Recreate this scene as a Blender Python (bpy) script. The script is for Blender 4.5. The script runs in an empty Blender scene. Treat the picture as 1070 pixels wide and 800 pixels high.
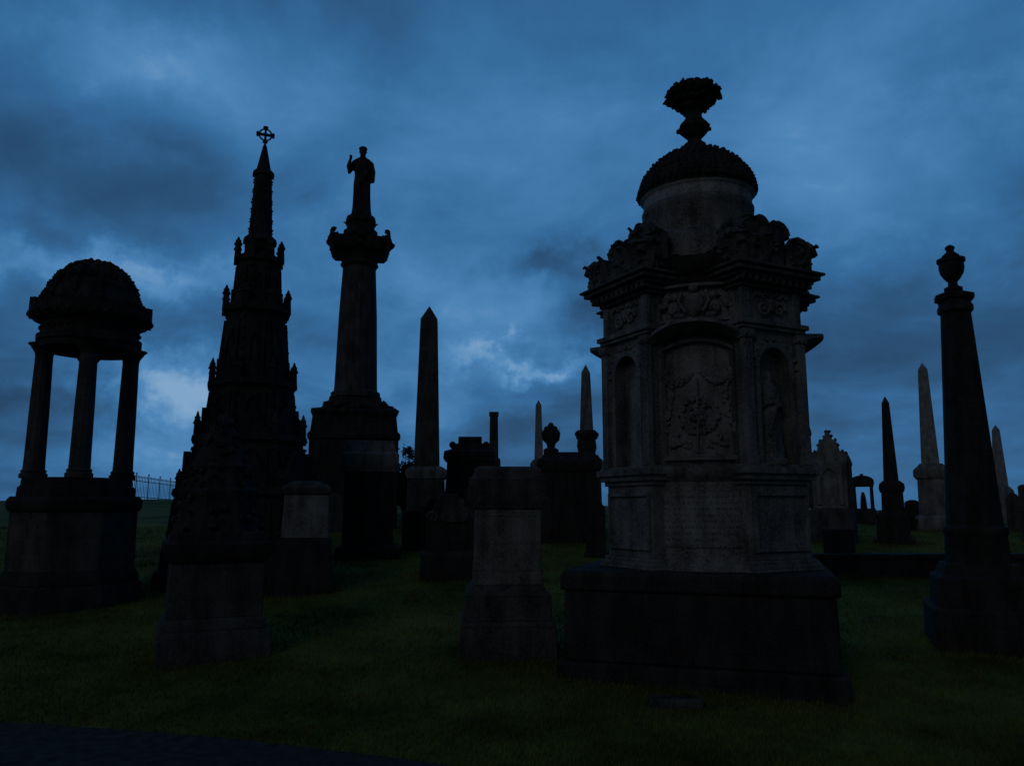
import bpy, bmesh, math, random
from mathutils import Vector, Matrix, noise
R = math.radians; PI = math.pi
random.seed(7)
C = bpy.context.scene.collection
sc = bpy.context.scene
sc.view_settings.view_transform = 'Standard'; sc.view_settings.look = 'None'; sc.view_settings.exposure = 0

EYE = 2.0; P = R(9); F = 832.0
def tt(py, D): return D/(math.cos(P)-(400-py)/F*math.sin(P))
def Z(py, D): return EYE+tt(py, D)*(math.sin(P)+(400-py)/F*math.cos(P))
def X(px, py, D): return (px-535)/F*tt(py, D)

def lut(tab, v):
    if v <= tab[0][0]: return tab[0][1]
    for (a, b), (c, d) in zip(tab, tab[1:]):
        if v <= c: return b+(d-b)*(v-a)/(c-a)
    return tab[-1][1]
GL = [(8.3, 0), (8.9, .08), (10.6, .2), (14, .45), (22, 1.2), (30, 1.85), (45, 2.5), (52, 2.2), (70, -1), (110, -8), (3000, -8)]
GR = [(8.3, 0), (8.9, .08), (10.6, .18), (14, .42), (20, .98), (30, 1.7), (45, 2.0), (52, 1.6), (70, -2), (110, -8), (3000, -8)]
def g(x, y):
    k = min(1, max(0, (x+8)/16)); k = k*k*(3-2*k)
    z = lut(GL, y)*(1-k)+lut(GR, y)*k
    if 8.3 < y < 60:
        z += .07*min(1, (y-8.3)/3)*noise.noise(Vector((x*.35, y*.35, 2)))
        z += .25*min(1, max(0, (y-25)/15))*noise.noise(Vector((x*.09, y*.09, 5)))
    return z

# ------------------------------------------------------------------ mesh kit
def _ico(sub):
    b = bmesh.new(); bmesh.ops.create_icosphere(b, subdivisions=sub, radius=1)
    b.verts.ensure_lookup_table()
    r = ([v.co.copy() for v in b.verts], [[v.index for v in f.verts] for f in b.faces]); b.free(); return r
ICO = {1: _ico(1), 2: _ico(2)}
class MB:
    def __init__(s): s.v = []; s.f = []; s.M = Matrix.Identity(4)
    def rings(s, rs, caps=True, closed=False):
        n = len(rs[0]); b = len(s.v)
        for r in rs:
            for p in r: s.v.append(s.M @ Vector(p))
        m = len(rs)
        for i in range(m if closed else m-1):
            j = (i+1) % m
            for k in range(n):
                k2 = (k+1) % n
                s.f.append([b+i*n+k, b+i*n+k2, b+j*n+k2, b+j*n+k])
        if caps and not closed:
            s.f.append([b+k for k in range(n)]); s.f.append([b+(m-1)*n+k for k in range(n)])
        return s
    def loft(s, secs, seg=4, cx=0, cy=0, rot=None, flute=0, asp=1):
        if rot is None: rot = PI/seg
        q = 1/math.cos(PI/seg) if seg <= 8 else 1
        rs = []
        for z, r in secs:
            ring = []
            for i in range(seg):
                rr = r*q*(1-flute*(i % 2)); a = rot+2*PI*i/seg
                ring.append((cx+rr*math.cos(a), cy+rr*math.sin(a)*asp, z))
            rs.append(ring)
        return s.rings(rs)
    def box(s, x0, x1, y0, y1, z0, z1):
        return s.rings([[(x0, y0, z), (x1, y0, z), (x1, y1, z), (x0, y1, z)] for z in (z0, z1)])
    def tube(s, pts, rad, seg=8, closed=False):
        pts = [Vector(p) for p in pts]; n = len(pts); rs = []
        if not isinstance(rad, (list, tuple)): rad = [rad]*n
        for i, p in enumerate(pts):
            if closed: d = pts[(i+1) % n]-pts[i-1]
            else: d = pts[min(i+1, n-1)]-pts[max(i-1, 0)]
            d.normalize()
            u = d.cross(Vector((0, 1, .013)));
            if u.length < .1: u = d.cross(Vector((1, 0, 0)))
            u.normalize(); w = d.cross(u)
            rs.append([p+u*rad[i]*math.cos(2*PI*k/seg)+w*rad[i]*math.sin(2*PI*k/seg) for k in range(seg)])
        return s.rings(rs, closed=closed)
    def lump(s, c, r, jit=.15, sub=1, sc=(1, 1, 1)):
        vs, fs = ICO[sub]; b = len(s.v); c = Vector(c)
        for v in vs:
            k = r*(1+random.uniform(-jit, jit))
            s.v.append(s.M @ (c+Vector((v.x*sc[0], v.y*sc[1], v.z*sc[2]))*k))
        for f in fs: s.f.append([b+i for i in f])
        return s
    def frond(s, c, ang, h, w, out=.5, th=.3):
        # curled acanthus leaf: grows up from c, curls outwards along ang
        c = Vector(c); o = Vector((math.cos(ang), math.sin(ang), 0)); t = Vector((-o.y, o.x, 0)); rs = []
        for i in range(7):
            u = i/6; a = u*PI*.78
            p = c+Vector((0, 0, h*math.sin(a*.72)))+o*(h*out*(1-math.cos(a)))*.6
            ww = w*.5*(.65+.5*math.sin(u*PI))*(1-.75*u**3)*(1+.18*(i % 2)); d = w*th*.5*(1-.6*u)
            n = o*math.cos(a*.8)+Vector((0, 0, math.sin(a*.8)))
            rs.append([p-t*ww, p+n*d, p+t*ww, p-n*d*.5])
        return s.rings(rs)
    def palmette(s, c, ang, w, h, th=.04):
        c = Vector(c); o = Vector((math.cos(ang), math.sin(ang), 0)); t = Vector((-o.y, o.x, 0)); n = 28
        pts = []
        for i in range(n+1):
            a = PI*i/n; k = .78+.22*abs(math.sin(a*4.5))
            pts.append((math.cos(a)*w*.5*k, h*.15+math.sin(a)*h*.85*k))
        pts += [(-w*.3, 0), (w*.3, 0)]
        return s.rings([[c+t*x+Vector((0, 0, z))+o*d for x, z in pts] for d in (-th/2, th/2)])
    def scroll(s, c, ang, r, th, turns=1.6, flip=1):
        # volute standing in the vertical plane that contains ang
        c = Vector(c); o = Vector((math.cos(ang), math.sin(ang), 0)); n = 22
        pts = []; rad = []
        for k in range(n):
            u = k/(n-1); a = flip*u*turns*2*PI; q = r*(1-.8*u)
            pts.append(c+o*(q*math.cos(a))+Vector((0, 0, q*math.sin(a)))); rad.append(th*(1-.45*u))
        s.tube(pts, rad, 7)
        return s.lump(c, r*.25, .1, 1)
    def arc(s, r0, r1, z0, z1, a0, a1, n=16):
        rs = []
        for i in range(n+1):
            a = a0+(a1-a0)*i/n; ca, sa = math.cos(a), math.sin(a)
            rs.append([(r0*ca, r0*sa, z0), (r1*ca, r1*sa, z0), (r1*ca, r1*sa, z1), (r0*ca, r0*sa, z1)])
        return s.rings(rs)
    def arch(s, W, h, a, spring, y0, y1, z0, n=14, pointed=0):
        ang = sorted(set([PI*i/n for i in range(n+1)]+[math.atan2(h-spring, W), PI-math.atan2(h-spring, W)]), reverse=True)
        inn = [(-a, 0)]; out = [(-W, 0)]
        for f in ang:
            cx, sx = math.cos(f), math.sin(f)
            inn.append((a*cx, spring+a*sx*(1+pointed*(1-abs(cx)))))
            k = min(W/max(abs(cx), 1e-6), (h-spring)/max(sx, 1e-6)); out.append((k*cx, spring+k*sx))
        inn.append((a, 0)); out.append((W, 0))
        rs = [[(xi, y0, z0+zi), (xo, y0, z0+zo), (xo, y1, z0+zo), (xi, y1, z0+zi)] for (xi, zi), (xo, zo) in zip(inn, out)]
        return s.rings(rs)
    def figure(s, h, c=(0, 0, 0), cap=True, arm='raised', slim=1.0):
        c = Vector(c)
        tab = [(0, .15, .14), (.04, .152, .14), (.12, .135, .125), (.3, .128, .115), (.48, .128, .108), (.6, .11, .088), (.7, .122, .1), (.78, .135, .092), (.815, .12, .08), (.84, .07, .06), (.86, .042, .045), (.9, .04, .045)]
        rs = []
        for z, a, b in tab:
            ring = []
            fd = max(0, 1-z/.8)
            for i in range(40):
                t = 2*PI*i/40; k = (1+fd*.11*math.cos(7*t+z*4)+fd*.05*math.cos(13*t))*(slim if z < .6 else 1)
                ring.append(c+Vector((a*k*math.cos(t), b*k*math.sin(t), z))*h)
            rs.append(ring)
        s.rings(rs)
        s.lump(c+Vector((0, -.006, .93))*h, .05*h, 0, 2, (1, 1.12, 1.28))
        s.lump(c+Vector((0, -.068, .925))*h, .014*h, 0, 1, (.8, 1, 1.3))
        s.lump(c+Vector((0, -.045, .885))*h, .03*h, .1, 1, (1, .9, 1.5))
        for q in (-1, 1): s.lump(c+Vector((q*.053, 0, .93))*h, .012*h, 0, 1)
        if cap: s.loft([(c.z+.955*h, .05*h), (c.z+.965*h, .064*h), (c.z+.985*h, .064*h), (c.z+.998*h, .045*h), (c.z+1.003*h, .02*h)], 14, c.x, c.y)
        def T(pts, rad): s.tube([c+Vector(p)*h for p in pts], [r*h for r in rad], 10)
        if arm == 'raised':
            T([(-.11, 0, .785), (-.16, -.02, .7), (-.19, -.03, .64), (-.205, -.07, .69), (-.18, -.1, .77)], [.042, .044, .042, .032, .022])
            s.lump(c+Vector((-.175, -.11, .79))*h, .026*h, .1, 1)
            for k in range(4): T([(-.19+k*.011, -.115, .79), (-.192+k*.011, -.13, .82), (-.188+k*.011, -.12, .835-.004*k)], [.007, .006, .005])
            T([(-.165, -.11, .785), (-.15, -.12, .81)], [.008, .006])
        else:
            T([(-.12, 0, .785), (-.165, -.01, .66), (-.155, -.05, .55), (-.06, -.12, .6)], [.043, .045, .04, .024]); s.lump(c+Vector((-.045, -.13, .61))*h, .026*h, .1, 1)
        T([(.12, 0, .785), (.15, -.01, .66), (.145, -.04, .53), (.08, -.13, .56)], [.04, .042, .042, .026]); s.lump(c+Vector((.065, -.135, .57))*h, .026*h, .1, 1)
        T([(.13, -.02, .79), (.05, -.1, .6), (-.06, -.12, .42), (-.1, -.11, .2)], [.02, .03, .03, .02])
        return s
def build(name, mb, mat, parent=None, bev=0, angle=38):
    me = bpy.data.meshes.new(name); me.from_pydata([tuple(v) for v in mb.v], [], mb.f)
    b = bmesh.new(); b.from_mesh(me); bmesh.ops.recalc_face_normals(b, faces=b.faces); b.to_mesh(me); b.free()
    for p in me.polygons: p.use_smooth = True
    me.set_sharp_from_angle(angle=R(angle)); me.materials.append(mat)
    o = bpy.data.objects.new(name, me); C.objects.link(o)
    if parent: o.parent = parent
    if bev:
        m = o.modifiers.new('b', 'BEVEL'); m.width = bev; m.segments = 2; m.limit_method = 'ANGLE'; m.angle_limit = R(40)
    return o
def remesh(o, s):
    m = o.modifiers.new('r', 'REMESH'); m.mode = 'VOXEL'; m.voxel_size = s; m.use_smooth_shade = True

# ------------------------------------------------------------------ materials
def stone(name, c0, c1, scale=1.0, joints=None, insc=False, bump=.35):
    m = bpy.data.materials.new(name); m.use_nodes = True; nt = m.node_tree; N = nt.nodes; L = nt.links
    b = N['Principled BSDF']; b.inputs['Roughness'].default_value = .93; b.inputs['Specular IOR Level'].default_value = .15
    tc = N.new('ShaderNodeTexCoord')
    n1 = N.new('ShaderNodeTexNoise'); n1.inputs['Scale'].default_value = 2.2*scale; n1.inputs['Detail'].default_value = 8; n1.inputs['Roughness'].default_value = .65
    L.new(tc.outputs['Object'], n1.inputs['Vector'])
    mp = N.new('ShaderNodeMapping'); mp.inputs['Scale'].default_value = (5, 5, 1.1); L.new(tc.outputs['Object'], mp.inputs['Vector'])
    n2 = N.new('ShaderNodeTexNoise'); n2.inputs['Scale'].default_value = 1.2*scale; n2.inputs['Detail'].default_value = 4; L.new(mp.outputs[0], n2.inputs['Vector'])
    n3 = N.new('ShaderNodeTexNoise'); n3.inputs['Scale'].default_value = 38*scale; n3.inputs['Detail'].default_value = 6; L.new(tc.outputs['Object'], n3.inputs['Vector'])
    a = N.new('ShaderNodeMath'); a.operation = 'MULTIPLY'; L.new(n1.outputs[0], a.inputs[0]); L.new(n2.outputs[0], a.inputs[1])
    a2 = N.new('ShaderNodeMath'); a2.operation = 'MULTIPLY_ADD'; L.new(n3.outputs[0], a2.inputs[0]); a2.inputs[1].default_value = .45; L.new(a.outputs[0], a2.inputs[2])
    cr = N.new('ShaderNodeValToRGB'); e = cr.color_ramp.elements
    e[0].position = .34; e[0].color = (*c0, 1); e[1].position = .6; e[1].color = (*c1, 1)
    L.new(a2.outputs[0], cr.inputs[0]); col = cr.outputs[0]
    h = a2.outputs[0]
    def mix(col, fac, c):
        mx = N.new('ShaderNodeMix'); mx.data_type = 'RGBA'; L.new(fac, mx.inputs[0]); L.new(col, mx.inputs[6]); mx.inputs[7].default_value = (*c, 1); return mx.outputs[2]
    if joints:
        sp = N.new('ShaderNodeSeparateXYZ'); L.new(tc.outputs['Object'], sp.inputs[0])
        ad = N.new('ShaderNodeMath'); ad.operation = 'ADD'; L.new(sp.outputs[0], ad.inputs[0]); L.new(sp.outputs[1], ad.inputs[1])
        cb = N.new('ShaderNodeCombineXYZ'); L.new(ad.outputs[0], cb.inputs[0]); L.new(sp.outputs[2], cb.inputs[1])
        br = N.new('ShaderNodeTexBrick'); L.new(cb.outputs[0], br.inputs['Vector']); br.inputs['Scale'].default_value = 1
        br.inputs['Brick Width'].default_value = joints[0]; br.inputs['Row Height'].default_value = joints[1]; br.inputs['Mortar Size'].default_value = .005; br.inputs['Mortar Smooth'].default_value = .6
        fm = N.new('ShaderNodeMath'); fm.operation = 'MULTIPLY'; L.new(br.outputs['Fac'], fm.inputs[0]); fm.inputs[1].default_value = .6
        col = mix(col, fm.outputs[0], tuple(x*.6 for x in c0))
        s_ = N.new('ShaderNodeMath'); s_.operation = 'MULTIPLY_ADD'; L.new(br.outputs['Fac'], s_.inputs[0]); s_.inputs[1].default_value = -.25; L.new(h, s_.inputs[2]); h = s_.outputs[0]
    if insc:   # worn rows of carved lettering, no longer readable
        sp = N.new('ShaderNodeSeparateXYZ'); L.new(tc.outputs['Object'], sp.inputs[0])
        w = N.new('ShaderNodeMath'); w.operation = 'PINGPONG'; L.new(sp.outputs[2], w.inputs[0]); w.inputs[1].default_value = .035
        gt = N.new('ShaderNodeMath'); gt.operation = 'GREATER_THAN'; L.new(w.outputs[0], gt.inputs[0]); gt.inputs[1].default_value = .021
        mp2 = N.new('ShaderNodeMapping'); mp2.inputs['Scale'].default_value = (70, 70, 14); L.new(tc.outputs['Object'], mp2.inputs['Vector'])
        n4 = N.new('ShaderNodeTexNoise'); n4.inputs['Scale'].default_value = 1; L.new(mp2.outputs[0], n4.inputs['Vector'])
        g4 = N.new('ShaderNodeMath'); g4.operation = 'GREATER_THAN'; L.new(n4.outputs[0], g4.inputs[0]); g4.inputs[1].default_value = .54
        ml = N.new('ShaderNodeMath'); ml.operation = 'MULTIPLY'; L.new(gt.outputs[0], ml.inputs[0]); L.new(g4.outputs[0], ml.inputs[1])
        ml2 = N.new('ShaderNodeMath'); ml2.operation = 'MULTIPLY'; L.new(ml.outputs[0], ml2.inputs[0]); ml2.inputs[1].default_value = .75
        col = mix(col, ml2.outputs[0], tuple(x*.6 for x in c0))
    L.new(col, b.inputs['Base Color'])
    bp = N.new('ShaderNodeBump'); bp.inputs['Strength'].default_value = bump; bp.inputs['Distance'].default_value = .05
    L.new(h, bp.inputs['Height']); L.new(bp.outputs[0], b.inputs['Normal'])
    return m
M_black = stone('sooty_stone', (.016, .015, .015), (.052, .049, .047), joints=(.7, .32))
M_carv = stone('sooty_carving', (.014, .013, .012), (.058, .054, .051), 1.6, bump=.5)
M_carg = stone('grey_carving', (.03, .029, .027), (.14, .134, .126), 1.6, bump=.5)
M_dark = stone('dark_stone', (.028, .027, .026), (.105, .1, .095), joints=(.9, .36))
M_mid = stone('weathered_sandstone', (.065, .062, .058), (.26, .248, .235))
M_midj = stone('weathered_sandstone_blocks', (.06, .057, .053), (.21, .2, .185), joints=(.75, .34))
M_light = stone('pale_sandstone', (.15, .145, .135), (.42, .4, .375))
M_insc = stone('inscribed_panel', (.08, .076, .07), (.27, .258, .243), insc=True)
M_gran = stone('grey_granite', (.15, .147, .142), (.34, .33, .318), 2.5)

def simple(name, col, rough=.9, bumpscale=0):
    m = bpy.data.materials.new(name); m.use_nodes = True; nt = m.node_tree; b = nt.nodes['Principled BSDF']
    n = nt.nodes.new('ShaderNodeTexNoise'); n.inputs['Scale'].default_value = 9; n.inputs['Detail'].default_value = 6
    tc = nt.nodes.new('ShaderNodeTexCoord'); nt.links.new(tc.outputs['Object'], n.inputs['Vector'])
    cr = nt.nodes.new('ShaderNodeValToRGB'); cr.color_ramp.elements[0].position = .3; cr.color_ramp.elements[1].position = .7
    cr.color_ramp.elements[0].color = (*[c*.45 for c in col], 1); cr.color_ramp.elements[1].color = (*[c*1.35 for c in col], 1)
    nt.links.new(n.outputs[0], cr.inputs[0]); nt.links.new(cr.outputs[0], b.inputs['Base Color'])
    b.inputs['Roughness'].default_value = rough; b.inputs['Specular IOR Level'].default_value = .15
    if bumpscale:
        n2 = nt.nodes.new('ShaderNodeTexNoise'); n2.inputs['Scale'].default_value = bumpscale; n2.inputs['Detail'].default_value = 4
        nt.links.new(tc.outputs['Object'], n2.inputs['Vector'])
        bp = nt.nodes.new('ShaderNodeBump'); bp.inputs['Strength'].default_value = .6; bp.inputs['Distance'].default_value = .03
        nt.links.new(n2.outputs[0], bp.inputs['Height']); nt.links.new(bp.outputs[0], b.inputs['Normal'])
    return m
M_leaf = simple('dark_foliage', (.03, .045, .015)); M_iron = simple('iron', (.14, .15, .16), .6)
M_path = simple('asphalt', (.05, .042, .036), .9, 60); M_bark = simple('bark', (.04, .03, .02))

def grass_mat(name, dim):
    m = bpy.data.materials.new(name); m.use_nodes = True; nt = m.node_tree; N = nt.nodes; L = nt.links; b = N['Principled BSDF']
    b.inputs['Roughness'].default_value = .9; b.inputs['Specular IOR Level'].default_value = .05
    tc = N.new('ShaderNodeTexCoord'); n = N.new('ShaderNodeTexNoise'); n.inputs['Scale'].default_value = .55; n.inputs['Detail'].default_value = 9; n.inputs['Roughness'].default_value = .7
    L.new(tc.outputs['Object'], n.inputs['Vector'])
    cr = N.new('ShaderNodeValToRGB'); e = cr.color_ramp.elements
    e[0].position = .35; e[0].color = (.045*dim, .05*dim, .011*dim, 1); e[1].position = .66; e[1].color = (.15*dim, .158*dim, .032*dim, 1)
    L.new(n.outputs[0], cr.inputs[0]); L.new(cr.outputs[0], b.inputs['Base Color'])
    return m
M_ground = grass_mat('grass_ground', 1.0); M_grass = grass_mat('grass_blades', 1.5)

# ------------------------------------------------------------------ ground, path, grass
def struct(o): o['kind'] = 'structure'; return o
def axis(segs):
    out = []
    for a, b, st in segs:
        n = max(1, int(round((b-a)/st))); out += [a+(b-a)*i/n for i in range(n)]
    out.append(segs[-1][1]); return out
xs = axis([(-1500, -100, 350), (-100, -24, 12), (-24, 24, .4), (24, 100, 12), (100, 1500, 350)])
ys = axis([(-60, -10, 10), (-10, 8, 2), (8, 26, .3), (26, 60, 1), (60, 120, 6), (120, 2500, 240)])
vv = [(x, y, g(x, y)) for y in ys for x in xs]; nx = len(xs)
ff = [[j*nx+i, j*nx+i+1, (j+1)*nx+i+1, (j+1)*nx+i] for j in range(len(ys)-1) for i in range(nx-1)]
me = bpy.data.meshes.new('ground'); me.from_pydata(vv, [], ff); me.materials.append(M_ground)
for p in me.polygons: p.use_smooth = True
go = bpy.data.objects.new('ground', me); C.objects.link(go); struct(go)
PE = [(-14, 8.25), (-9, 8.25), (-4.9, 8.0), (-3.6, 7.72), (-2.4, 7.41), (-1.4, 7.05), (-.44, 6.67), (1.2, 5.9), (4, 4.4), (9, 1)]
mb = MB(); n = len(PE)
me = bpy.data.meshes.new('path')
me.from_pydata([(x, y, .006) for x, y in PE]+[(x, y-9, .006) for x, y in PE], [], [[i, i+n, i+n+1, i+1] for i in range(n-1)])
me.materials.append(M_path); po = bpy.data.objects.new('path', me); C.objects.link(po); struct(po)
gv = []; gf = []
def blade(x, y, h, w):
    z = g(x, y)-.004; a = random.uniform(0, 2*PI); lx = random.uniform(-.6, .6)*h; ly = random.uniform(-.6, .6)*h
    b = len(gv); dx = w*math.cos(a); dy = w*math.sin(a)
    gv.extend([(x-dx, y-dy, z), (x+dx, y+dy, z), (x+lx, y+ly, z+h)]); gf.append((b, b+1, b+2))
for i in range(170000):
    y = 6.3+19*random.random()**1.9; x = random.uniform(-.72, .72)*y
    if y < lut(PE, x)+random.uniform(-.05, .03): continue
    k = 1+noise.noise(Vector((x*1.3, y*1.3, 0)))
    blade(x, y, random.uniform(.015, .04)*(.5+k*.7)*(1+y*.02), .0035+.0004*y)

# ------------------------------------------------------------------ things
FOOT = []
class Thing:
    def __init__(s, name, label, cat, px, py, D, rot=None, group=None):
        s.D = D; s.x = X(px, py, D); s.gz = g(s.x, D)
        o = bpy.data.objects.new(name, None); C.objects.link(o); s.o = o
        az = math.atan2(s.x, D); s.k = math.cos(az)
        o.location = (s.x, D, s.gz); o.rotation_euler = (0, 0, -az+(R(random.uniform(-3, 3)) if rot is None else R(rot)))
        o['label'] = label; o['category'] = cat
        if group: o['group'] = group
    def sq(s, lst):
        out = []
        for py, hw in lst:
            if py == 'G':
                out.append((-.25, s.k*hw*tt(560, s.D)/F/(1+hw/F))); continue
            r = s.k*hw*tt(py, s.D)/F/(1+hw/F); out.append((Z(py, s.D-r)-s.gz, r))
        return out
    def rd(s, lst): return [(Z(py, s.D)-s.gz, s.k*hw*tt(py, s.D)/F) for py, hw in lst]
    def z(s, py): return Z(py, s.D)-s.gz
    def w(s, hw, py=400): return s.k*hw*tt(py, s.D)/F
    def part(s, name, mb, mat, parent=None, bev=0): return build(name, mb, mat, parent or s.o, bev)
    def stack(s, rows, bev=.012):
        for name, mat, prof, *seg in rows:
            sg = seg[0] if seg else 4
            s.foot(prof)
            pr = s.sq(prof) if sg <= 8 else s.rd(prof)
            s.part(name, MB().loft(pr, sg), mat, bev=bev if sg <= 8 else 0)
    def foot(s, prof):
        if prof[0][0] == 'G': FOOT.append((s.x, s.D, s.sq(prof)[0][1], s.o.rotation_euler.z))

# ---- 1. the big domed monument -------------------------------------------------
T = Thing('domed_monument', 'large ornate domed stone monument with niche piers and leafy urn finial, biggest in the graveyard', 'monument', 743, 600, 10.4, rot=-4)
gz = T.gz
zf = lambda py, D=9.25: Z(py, D)-gz
PLT = zf(600, 8.85)
PC = -.09
mb = MB(); mb.loft([(-.3, 1.55), (.14, 1.55), (.15, 1.52)], 4, PC); T.part('plinth_course', mb, M_black, bev=.03)
mb = MB(); mb.loft([(.15, 1.48), (PLT-.22, 1.47)], 4, PC); T.part('plinth', mb, M_black, bev=.03)
mb = MB(); mb.loft([(PLT-.22, 1.51), (PLT-.04, 1.51), (PLT, 1.46)], 4, PC); T.part('plinth_cap', mb, M_black, bev=.025)
FOOT.append((T.x+PC, T.D, 1.55, T.o.rotation_euler.z))
rC = 1.17
mb = MB(); mb.loft([(PLT, rC+.07), (zf(592), rC+.06), (zf(586), rC+.02), (zf(578), rC), (zf(503), rC-.01), (zf(498), rC+.04), (zf(493), rC+.09), (zf(487), rC+.1), (zf(484), rC-.02)], 72); T.part('pedestal', mb, M_mid)
mb = MB(); mb.loft([(zf(484), rC-.05), (zf(345), rC-.06), (zf(344), rC-.01), (zf(338), rC), (zf(336), rC-.06), (zf(292), rC-.07)], 72); T.part('body', mb, M_mid)
mb = MB(); mb.loft([(zf(292), rC-.04), (zf(286), rC-.02), (zf(282), rC+.05), (zf(274), rC+.1), (zf(268), rC+.12), (zf(265), rC-.1), (zf(256), rC-.35)], 72)
for i in range(72): mb.lump(((rC+.05)*math.cos(i*PI/36), (rC+.05)*math.sin(i*PI/36), zf(279)), .026, .1, 1)
T.part('cornice', mb, M_carv)
def bay(rot):
    def MM(): m = MB(); m.M = Matrix.Rotation(rot, 4, 'Z'); return m
    a0, a1 = -PI/2-.38, -PI/2+.38
    m = MM(); m.arc(rC-.03, rC+.012, zf(572), zf(512), a0, a1); T.part('inscription_panel', m, M_insc)
    m = MM()
    for (p0, p1) in ((480, 476), (334, 331), (298, 295)): m.arc(rC-.08, rC+.015, zf(p0), zf(p1), a0, a1)
    for s_ in (-1, 1):
        m.arc(rC-.08, rC-.03, zf(476), zf(372), -PI/2+s_*.38-.02, -PI/2+s_*.38+.02, 3)
        m.arc(rC-.08, rC+.012, zf(331), zf(298), -PI/2+s_*.38-.02, -PI/2+s_*.38+.02, 3)
    for (zc0, lo, hi, out) in ((zf(354), -.05, .1, .34), (zf(366), -.02, .03, .03)):
        rs = []
        for i in range(25):
            u = -1+2*i/24; a = -PI/2+u*.42; zc = zc0+.13*(1-u*u)
            rs.append([(rr*math.cos(a), rr*math.sin(a), zc+dz) for rr, dz in ((rC-.07, lo), (rC+out*.4, lo*.8), (rC+out*(1-.5*u*u), .02), (rC+out*(1-.5*u*u), hi*.6), (rC-.07, hi))])
        m.rings(rs)
    T.part('panel_moulding', m, M_mid)
    m = MM(); y = -rC+.03
    for i in range(70):     # leaf wreath round a worn boss
        t = 2*PI*i/70; q = .2*random.uniform(.9, 1.12); m.lump((q*math.cos(t), y, zf(432)+q*math.sin(t)), random.uniform(.022, .042), .35, 1, (1, .6, 1))
    m.lump((0, y+.03, zf(432)), .12, .12, 2, (1, .45, 1))
    for i in range(26): m.lump((random.gauss(0, .05), y-.02, zf(432)+random.gauss(0, .07)), .026, .35, 1)
    m.tube([(-.02, y, zf(472)), (0, y-.02, zf(430)), (.0, y-.02, zf(394))], .014)
    for s_ in (-1, 1):
        for k in range(26):
            u = k/25; m.lump((s_*(.06+.34*u), y+.02*u+.02, zf(388)-.11*math.sin(u*PI)), .03+.016*math.sin(u*PI), .35, 1, (1, .7, 1))
        for k in range(24):
            u = k/23; m.lump((s_*(.37-.06*math.sin(u*4)+random.uniform(-.03, .03)), y+.05, zf(388)-.72*u), random.uniform(.025, .05)*(1-.4*u), .35, 1, (1, .6, 1.3))
        for k in range(12): m.lump((s_*random.uniform(.1, .3), y+.02, zf(462)-random.uniform(-.05, .06)), random.uniform(.025, .045), .35, 1, (1.2, .6, .8))
        m.tube([(s_*(.22+.04*k/6+.03*math.sin(k)), y+.02, zf(452)-.02*k) for k in range(7)], .02, 6)
    T.part('wreath_relief', m, M_mid)
    m = MM(); y = -rC+.04
    m.lump((0, y, zf(315)), .15, .05, 2, (.85, .5, 1.1)); m.lump((0, y-.05, zf(300)), .06, .1, 2)
    for s_ in (-1, 1):
        m.lump((s_*.22, y, zf(308)), .055, .1, 2); m.lump((s_*.24, y, zf(319)), .075, .2, 2, (1, .7, 1.2)); m.lump((s_*.19, y-.02, zf(328)), .05, .2, 1, (1.4, .7, .8))
        for k in range(10): m.lump((s_*(.3+.014*k), y+.03, zf(306)-.018*k+.03*math.sin(k)), .045-.002*k, .35, 1, (1, .6, 1))
        m.tube([(s_*.1, y-.04, zf(325)), (s_*.18, y-.05, zf(314)), (s_*.14, y-.04, zf(303))], .022, 6)
    T.part('shield_relief', m, M_mid)
for k in range(4): bay(k*PI/2)
rho, hwp = 1.26, .48
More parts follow.
